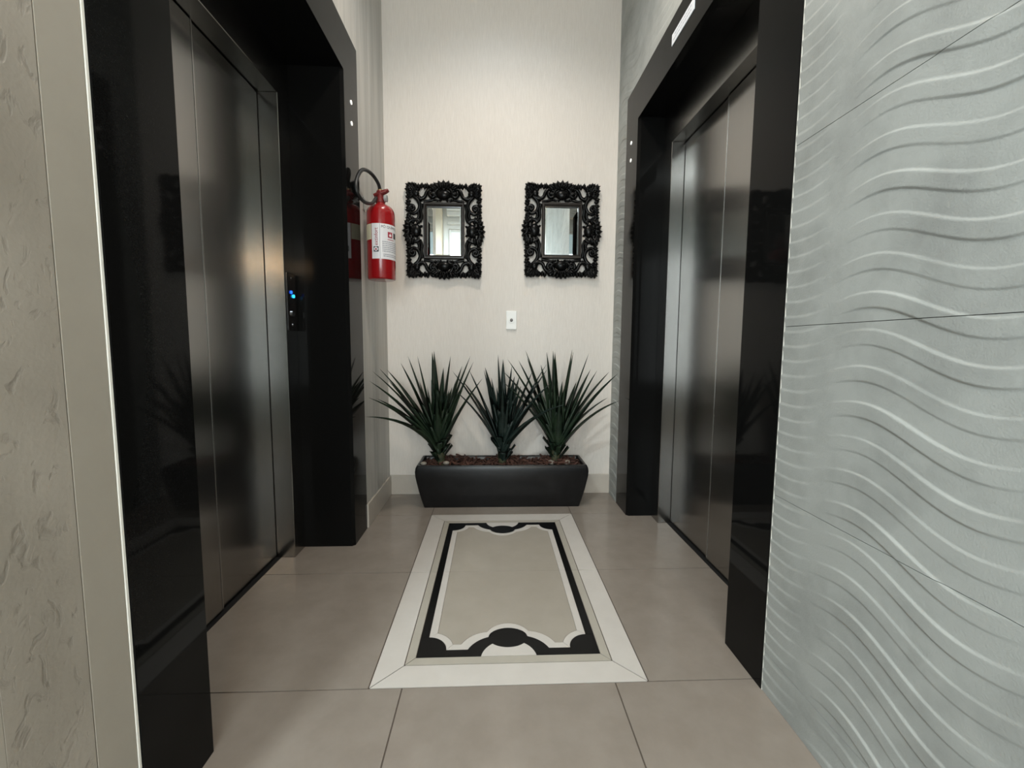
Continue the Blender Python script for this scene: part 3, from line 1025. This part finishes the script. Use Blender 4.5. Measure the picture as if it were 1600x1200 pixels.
# ------------------------------------------------------------------ fire extinguisher
EX, EY, ER = -0.5575, 2.222, 0.0675
Z0, ZS, ZT = 1.246, 1.572, 1.612
fx = empty('fire_extinguisher', (EX, EY, Z0))
tag(fx, 'red fire extinguisher with black hose hanging on the left wall', 'fire extinguisher')
bm = bmesh.new()
prof = [(ER - 0.010, Z0), (ER - 0.003, Z0 + 0.002), (ER, Z0 + 0.008), (ER, ZS - 0.012)]
for k in range(1, 9):
    a = k / 8 * math.pi / 2
    prof.append((0.022 + (ER - 0.022) * math.cos(a), ZS - 0.012 + 0.050 * math.sin(a)))
prof += [(0.020, ZT + 0.012)]
add_lathe(bm, prof, EX, EY, 48)
finish('cylinder', bm, M_RED, fx, True, angle=50)
dir0 = Vector((-EX, -EY, 0)).normalized()
dirR = Vector((-dir0.y, dir0.x, 0))


def cyl(phi, z, r):
    return Vector((EX, EY, 0)) + (dir0 * math.cos(phi) + dirR * math.sin(phi)) * r + Vector((0, 0, z))


def cyl_patch(nm, p0, p1, z0, z1, dr, mm, parent, n=16):
    bm = bmesh.new()
    lo = [bm.verts.new(cyl(math.radians(p0 + (p1 - p0) * k / n), z0, ER + dr)) for k in range(n + 1)]
    hi = [bm.verts.new(cyl(math.radians(p0 + (p1 - p0) * k / n), z1, ER + dr)) for k in range(n + 1)]
    for k in range(n):
        bm.faces.new((lo[k], lo[k + 1], hi[k + 1], hi[k]))
    return finish(nm, bm, mm, parent, True)


lab = cyl_patch('label', -39, 120, 1.340, 1.506, 0.0006, M_LABEL, fx, 24)
cyl_patch('inspection_sticker', -84, -41, 1.432, 1.505, 0.0006, M_CREAMLAB, fx, 8)


def cyl_text(body, size, phi0, z, mm, vertical=False, squeeze=1.0, nm='lettering'):
    vs, fs = text_mesh(body, size)
    bm = bmesh.new()
    out = []
    for x, y in vs:
        if vertical:
            px, pz = -y, x * squeeze
        else:
            px, pz = x * squeeze, y
        out.append(bm.verts.new(cyl(math.radians(phi0) + px / ER, z + pz, ER + 0.0012)))
    for f in fs:
        try:
            bm.faces.new([out[k] for k in f])
        except ValueError:
            pass
    return finish(nm, bm, mm, lab)


cyl_patch('label_rule', -5.6, -4.4, 1.340, 1.506, 0.0010, M_PRINT, lab, 2)
cyl_text('PÓ QUÍMICO', 0.0165, 0, 1.486, M_PRINT)
cyl_text('extinfort', 0.0265, -13, 1.402, M_PRINTRED, True, 0.88)
# round flame badge under the vertical name
bm = bmesh.new()
add_r = [bm.verts.new(cyl(math.radians(-20.5) + 0.0172 * math.cos(t) / ER, 1.385 + 0.0172 * math.sin(t), ER + 0.0022)) for t in [math.pi / 4 + k * math.pi / 2 for k in range(4)]]
bm.faces.new(add_r)
finish('badge_ground', bm, M_PRINT, lab)


def cyl_poly(nm, pts, phi, z, dr, mm):
    bm = bmesh.new()
    bm.faces.new([bm.verts.new(cyl(math.radians(phi) + x / ER, z + y, ER + dr)) for x, y in pts])
    return finish(nm, bm, mm, lab)


circ = lambda r: [(r * math.cos(2 * math.pi * k / 18), r * math.sin(2 * math.pi * k / 18)) for k in range(18)]
flame = lambda s: [(0, -0.9 * s), (0.6 * s, -0.7 * s), (0.75 * s, -0.1 * s), (0.45 * s, 0.35 * s), (0.35 * s, 0.1 * s), (0.05 * s, 1.0 * s), (-0.3 * s, 0.3 * s), (-0.7 * s, -0.1 * s), (-0.6 * s, -0.7 * s)]
cyl_poly('badge_ring', circ(0.0095), -20.5, 1.385, 0.0030, M_LABEL)
cyl_poly('badge_flame', flame(0.0062), -20.5, 1.385, 0.0036, M_PRINTRED)
cyl_patch('class_square', 27, 49, 1.443, 1.470, 0.0012, M_PRINTRED, lab, 6)
cyl_poly('class_flame', flame(0.0092), 37, 1.456, 0.0028, M_LABEL)
cyl_patch('class_square', 56, 76, 1.443, 1.470, 0.0012, M_PRINT, lab, 6)
bm = bmesh.new()
rr = random.Random(5)


def dash(bm, p0, p1, z0, z1):
    a = [bm.verts.new(cyl(math.radians(p), z, ER + 0.0012)) for p, z in ((p0, z0), (p1, z0), (p1, z1), (p0, z1))]
    bm.faces.new(a)


for z in (1.420, 1.411, 1.402, 1.393, 1.384, 1.375, 1.360, 1.352):
    p = 4 if z > 1.37 else 8
    while p < 84:
        L = rr.uniform(3, 8)
        dash(bm, p, p + L, z, z + 0.0034)
        p += L + 1.6
finish('small_print', bm, M_PRINTGREY, lab)
bm = bmesh.new()
p = 26
while p < 56:
    dash(bm, p, p + 5, 1.4315, 1.4355)
    p += 6.5
finish('red_heading', bm, M_PRINTRED, lab)
# valve, levers, gauge, hose
bm = bmesh.new()
add_lathe(bm, [(0.019, ZT + 0.004), (0.023, ZT + 0.008), (0.023, ZT + 0.022), (0.017, ZT + 0.026), (0.015, ZT + 0.052), (0.019, ZT + 0.056), (0.017, ZT + 0.064)], EX, EY, 20)
finish('valve', bm, M_REDDARK, fx, True, angle=40)
bm = bmesh.new()
add_tube(bm, [(EX - 0.030, EY - 0.005, ZT + 0.040), (EX, EY, ZT + 0.052), (EX + 0.026, EY - 0.004, ZT + 0.060), (EX + 0.042, EY - 0.006, ZT + 0.066)], [0.008, 0.012, 0.011, 0.008], 8)
for v in bm.verts:
    v.co.y = EY + (v.co.y - EY) * 1.5
finish('lever', bm, M_REDDARK, fx, True)
bm = bmesh.new()
add_tube(bm, [(EX - 0.026, EY - 0.004, ZT + 0.026), (EX, EY, ZT + 0.030), (EX + 0.034, EY - 0.003, ZT + 0.034)], [0.007, 0.010, 0.007], 8)
finish('handle', bm, M_REDDARK, fx, True)
bm = bmesh.new()
add_disc_x(bm, EX + 0.022, EX + 0.036, EY - 0.010, ZT + 0.026, 0.016, 20)
finish('gauge', bm, M_GAUGE, fx)
hose_pts = [(EX - 0.004, EY + 0.018, ZT + 0.055), (EX - 0.006, EY - 0.010, ZT + 0.095), (-0.585, 2.165, 1.738), (-0.603, 2.085, 1.722), (-0.611, 2.020, 1.650),
            (-0.606, 2.010, 1.600), (-0.592, 2.060, 1.575), (-0.575, 2.130, 1.590), (EX - 0.012, EY - 0.030, ZT + 0.022)]
bm = bmesh.new()
add_tube(bm, spline(hose_pts, 60), 0.0085, 10)
finish('hose', bm, M_RUBBER, fx, True)
bm = bmesh.new()
add_tube(bm, spline(hose_pts, 60)[0:5], 0.0105, 10)
finish('ferrule', bm, M_BRASS, fx, True)
bm = bmesh.new()
add_box(bm, XL, XL + 0.004, EY - 0.02, EY + 0.02, ZT - 0.03, ZT + 0.03, 0.001)
add_tube(bm, [(XL + 0.002, EY, ZT + 0.01), (XL + 0.03, EY, ZT + 0.012), (EX - 0.016, EY, ZT + 0.020)], 0.004, 8)
finish('wall_hook', bm, M_CHROME, fx)

# ------------------------------------------------------------------ planter with bark mulch
PCX, PCY = 0.0525, 2.505
pl = empty('planter', (PCX, PCY, 0))
tag(pl, 'long black glazed planter trough standing on the floor under the mirrors', 'planter')


def rrect(hx, hy, r, z, n=5):
    pts = []
    for cx, cy, a0 in ((hx - r, hy - r, 0), (-hx + r, hy - r, 90), (-hx + r, -hy + r, 180), (hx - r, -hy + r, 270)):
        for k in range(n + 1):
            a = math.radians(a0 + 90 * k / n)
            pts.append((PCX + cx + r * math.cos(a), PCY + cy + r * math.sin(a), z))
    return pts


prof = [(0.448, 0.088, 0.0), (0.462, 0.098, 0.05), (0.474, 0.106, 0.10), (0.484, 0.113, 0.15), (0.491, 0.118, 0.19),
        (0.4925, 0.1185, 0.215), (0.4895, 0.117, 0.235), (0.483, 0.114, 0.248), (0.479, 0.112, 0.252), (0.470, 0.104, 0.252), (0.466, 0.100, 0.247), (0.464, 0.098, 0.20)]
bm = bmesh.new()
rings = [[bm.verts.new(p) for p in rrect(hx, hy, 0.012, z)] for hx, hy, z in prof]
for a, b in zip(rings, rings[1:]):
    for k in range(len(a)):
        bm.faces.new((a[k], a[(k + 1) % len(a)], b[(k + 1) % len(b)], b[k]))
bm.faces.new(rings[0][::-1])
finish('trough', bm, M_POT, pl, True, angle=55)
box('soil', PCX - 0.466, PCX + 0.466, PCY - 0.099, PCY + 0.099, 0.14, 0.232, M_SOIL, pl)
# bark chips: loose curved flakes nobody could count
bm = bmesh.new()
rr = random.Random(21)
for k in range(420):
    x = PCX + rr.uniform(-0.445, 0.445)
    y = PCY + rr.uniform(-0.088, 0.088)
    z = 0.233 + rr.uniform(0, 0.022) + 0.010 * math.sin(x * 21)
    L, W, T = rr.uniform(0.010, 0.032), rr.uniform(0.004, 0.011), rr.uniform(0.0015, 0.004)
    rot = (Matrix.Rotation(rr.uniform(0, 6.28), 3, 'Z') @ Matrix.Rotation(rr.uniform(-0.7, 0.7), 3, 'Y') @ Matrix.Rotation(rr.uniform(-0.8, 0.8), 3, 'X'))
    cv = rr.uniform(-0.35, 0.35)
    vs = []
    for i in range(4):
        u = -1 + 2 * i / 3
        for sgn in (-1, 1):
            for t in (-1, 1):
                wv = W * (0.55 + 0.45 * math.cos(u * 1.2)) * rr.uniform(0.8, 1.1)
                vs.append(bm.verts.new(Vector((x, y, z)) + rot @ Vector((u * L, sgn * wv, t * T + cv * L * (1 - u * u)))))
    for i in range(3):
        a, b = vs[4 * i:4 * i + 4], vs[4 * i + 4:4 * i + 8]
        for p, q in ((0, 1), (1, 3), (3, 2), (2, 0)):
            bm.faces.new((a[p], a[q], b[q], b[p]))
    bm.faces.new(vs[0:4][:2] + [vs[3], vs[2]]); bm.faces.new([vs[12], vs[13], vs[15], vs[14]])
mul = finish('bark_mulch', bm, M_BARK)
tag(mul, 'reddish brown pine bark mulch filling the black planter', 'bark mulch', 'stuff')

# river stones at the foot of the plants
for k, (x, y, r, lb) in enumerate(((-0.395, 2.425, 0.015, 'small grey stone in the left front corner of the planter'),
                                   (0.425, 2.430, 0.019, 'pale stone lying right of the right yucca in the planter'),
                                   (0.335, 2.432, 0.018, 'round stone at the front foot of the right yucca'),
                                   (-0.268, 2.432, 0.016, 'round stone at the front foot of the left yucca'))):
    bm = bmesh.new()
    add_ellipsoid(bm, (x, y, 0.252 + r * 0.3), (r * 1.25, r, r * 0.75), Matrix.Rotation(k, 3, 'Z'), 2)
    rr2 = random.Random(k)
    for v in bm.verts:
        v.co += Vector((rr2.uniform(-1, 1), rr2.uniform(-1, 1), rr2.uniform(-1, 1))) * r * 0.07
    tag(finish('stone', bm, M_STONE, None, True), lb, 'stone', None, 'stones in the planter')


# ------------------------------------------------------------------ three yuccas
def leaf_mesh(bm, base, tip, width, droop, twist, cut=False):
    base, tip = Vector(base), Vector(tip)
    d = tip - base
    L = d.length
    mid = (base + tip) / 2
    out = Vector((d.x, d.y, 0))
    bow = Vector((0, 0, 1)) * droop * L
    n = 9
    # quadratic curve from the crown to the tip
    ctrl = mid + bow - out * droop * 0.5
    pts = [(1 - t) ** 2 * base + 2 * t * (1 - t) * ctrl + t * t * tip for t in [i / n for i in range(n + 1)]]
    horiz = Vector((-d.y, d.x, 0))
    if horiz.length < 1e-4:
        horiz = Vector((1, 0, 0))
    horiz.normalize()
    rows = []
    for i, p in enumerate(pts):
        t = i / n
        tan = (pts[min(i + 1, n)] - pts[max(i - 1, 0)]).normalized()
        s0 = horiz - tan * horiz.dot(tan)
        s0.normalize()
        nn = tan.cross(s0).normalized()
        a = twist * (0.4 + 0.6 * t)
        s = s0 * math.cos(a) + nn * math.sin(a)
        nn = tan.cross(s).normalized()
        if cut:
            w = width * (0.75 + 0.35 * t)
        else:
            w = width * (0.62 + 0.38 * math.sin(math.pi * min(1, t * 1.7 + 0.08))) * min(1.0, ((1 - t) * 2.3) ** 0.85 + 0.012)
        k = w * 0.20
        rows.append([bm.verts.new(p - s * w / 2 + nn * k), bm.verts.new(p - s * w / 4 + nn * k * 0.35), bm.verts.new(p),
                     bm.verts.new(p + s * w / 4 + nn * k * 0.35), bm.verts.new(p + s * w / 2 + nn * k), bm.verts.new(p - nn * min(0.0025, w * 0.15))])
    for a, b in zip(rows, rows[1:]):
        for q in range(4):
            bm.faces.new((a[q], a[q + 1], b[q + 1], b[q]))
        bm.faces.new((a[4], a[5], b[5], b[4]))
        bm.faces.new((a[5], a[0], b[0], b[5]))
    bm.faces.new(rows[0]); bm.faces.new(rows[-1][::-1])


def yucca(x, y, crown, tips, label, seed, mleaf, extra):
    rr = random.Random(seed)
    e = empty('yucca_plant', (x, y, 0.235))
    tag(e, label, 'plant', None, 'yuccas in the planter')
    bm = bmesh.new()
    cx, cy, cz = crown
    P = spline([(x, y, 0.215), (x + (cx - x) * 0.3, y, 0.27), (cx, cy, cz)], 10)
    add_tube(bm, P, [0.028, 0.025, 0.023, 0.023, 0.024, 0.025, 0.026, 0.026, 0.024, 0.018, 0.010], 14)
    for v in bm.verts:
        v.co += Vector((rr.uniform(-1, 1), rr.uniform(-1, 1), 0)) * 0.0025
    finish('trunk', bm, M_STEM, e, True)
    allt = list(tips)
    for k in range(extra):      # leaves of the inner rosette
        a = 2 * math.pi * k / extra + rr.uniform(-0.3, 0.3)
        rad = rr.uniform(0.05, 0.22)
        ty = min(cy + rad * math.sin(a) * 0.8, YB - 0.035)
        allt.append((cx + rad * math.cos(a), ty, cz + rr.uniform(0.28, 0.42) - rad * 0.35))
    for t in allt:
        t = Vector(t)
        d = Vector((t.x - cx, t.y - cy, 0))
        spread = min(1.0, d.length / 0.35)
        el = (t.z - cz)
        low = 1 - min(1, max(0, el / 0.5))
        b = Vector((cx, cy, cz - 0.05 * low - rr.uniform(0.0, 0.05)))
        if d.length > 1e-3:
            b += d.normalized() * 0.018
        bm = bmesh.new()
        leaf_mesh(bm, b, t, rr.uniform(0.060, 0.078), 0.02 + 0.16 * spread * low + 0.05 * spread, rr.uniform(-0.35, 0.35))
        finish('leaf', bm, mleaf, e, True)
    for k in range(12):          # trimmed leaf bases hugging the trunk
        a = 2 * math.pi * k / 12 + rr.uniform(-0.2, 0.2)
        h = 0.255 + 0.075 * rr.random()
        b = Vector((cx * 0.6 + x * 0.4, y, h)) + Vector((math.cos(a), math.sin(a), 0)) * 0.020
        L = rr.uniform(0.065, 0.105)
        t = b + Vector((math.cos(a) * 0.62, math.sin(a) * 0.50, 0.78)) * L
        bm = bmesh.new()
        leaf_mesh(bm, b, t, rr.uniform(0.040, 0.052), 0.0, rr.uniform(-0.2, 0.2), True)
        finish('cut_leaf', bm, mleaf, e, True)
    return e


TL_ = [(-0.616, 2.08, 0.582), (-0.616, 2.14, 0.668), (-0.614, 2.16, 0.748), (-0.614, 2.22, 0.792), (-0.615, 2.36, 0.798), (-0.604, 2.47, 0.788), (-0.51, 2.4, 0.828),
       (-0.49, 2.5, 0.864), (-0.427, 2.45, 0.865), (-0.356, 2.53, 0.886), (-0.334, 2.45, 0.895), (-0.295, 2.57, 0.795), (-0.246, 2.5, 0.865), (-0.187, 2.58, 0.803),
       (-0.13, 2.45, 0.867), (-0.11, 2.4, 0.837), (-0.06, 2.38, 0.746), (-0.593, 2.42, 0.741), (-0.612, 2.29, 0.642)]
TM_ = [(-0.236, 2.5, 0.777), (-0.185, 2.55, 0.721), (-0.206, 2.36, 0.677), (-0.139, 2.47, 0.786), (-0.054, 2.44, 0.789), (0.025, 2.5, 0.874), (0.056, 2.55, 0.847),
       (-0.05, 2.56, 0.797), (0.107, 2.5, 0.812), (0.117, 2.4, 0.756), (0.155, 2.55, 0.753), (0.226, 2.5, 0.779), (0.304, 2.47, 0.822), (0.302, 2.42, 0.795),
       (0.315, 2.35, 0.725), (0.366, 2.2, 0.626), (0.048, 2.3, 0.722)]
TR_ = [(0.078, 2.42, 0.851), (0.144, 2.5, 0.842), (0.181, 2.46, 0.901), (0.196, 2.55, 0.859), (0.313, 2.55, 0.89), (0.334, 2.43, 0.899), (0.355, 2.5, 0.891),
       (0.456, 2.5, 0.906), (0.448, 2.42, 0.893), (0.536, 2.42, 0.886), (0.578, 2.55, 0.789), (0.58, 2.4, 0.79), (0.663, 2.45, 0.78), (0.672, 2.3, 0.783),
       (0.679, 2.52, 0.624), (0.677, 2.28, 0.636), (0.056, 2.52, 0.777), (0.053, 2.4, 0.724), (0.283, 2.58, 0.813)]
yucca(-0.300, 2.485, (-0.318, 2.485, 0.365), TL_, 'spiky green yucca at the left end of the black planter', 1, M_LEAF, 18)
yucca(0.054, 2.480, (0.054, 2.480, 0.360), TM_, 'spiky green yucca in the middle of the black planter', 2, M_LEAF2, 18)
yucca(0.362, 2.485, (0.370, 2.485, 0.365), TR_, 'spiky green yucca at the right end of the black planter', 3, M_LEAF, 18)
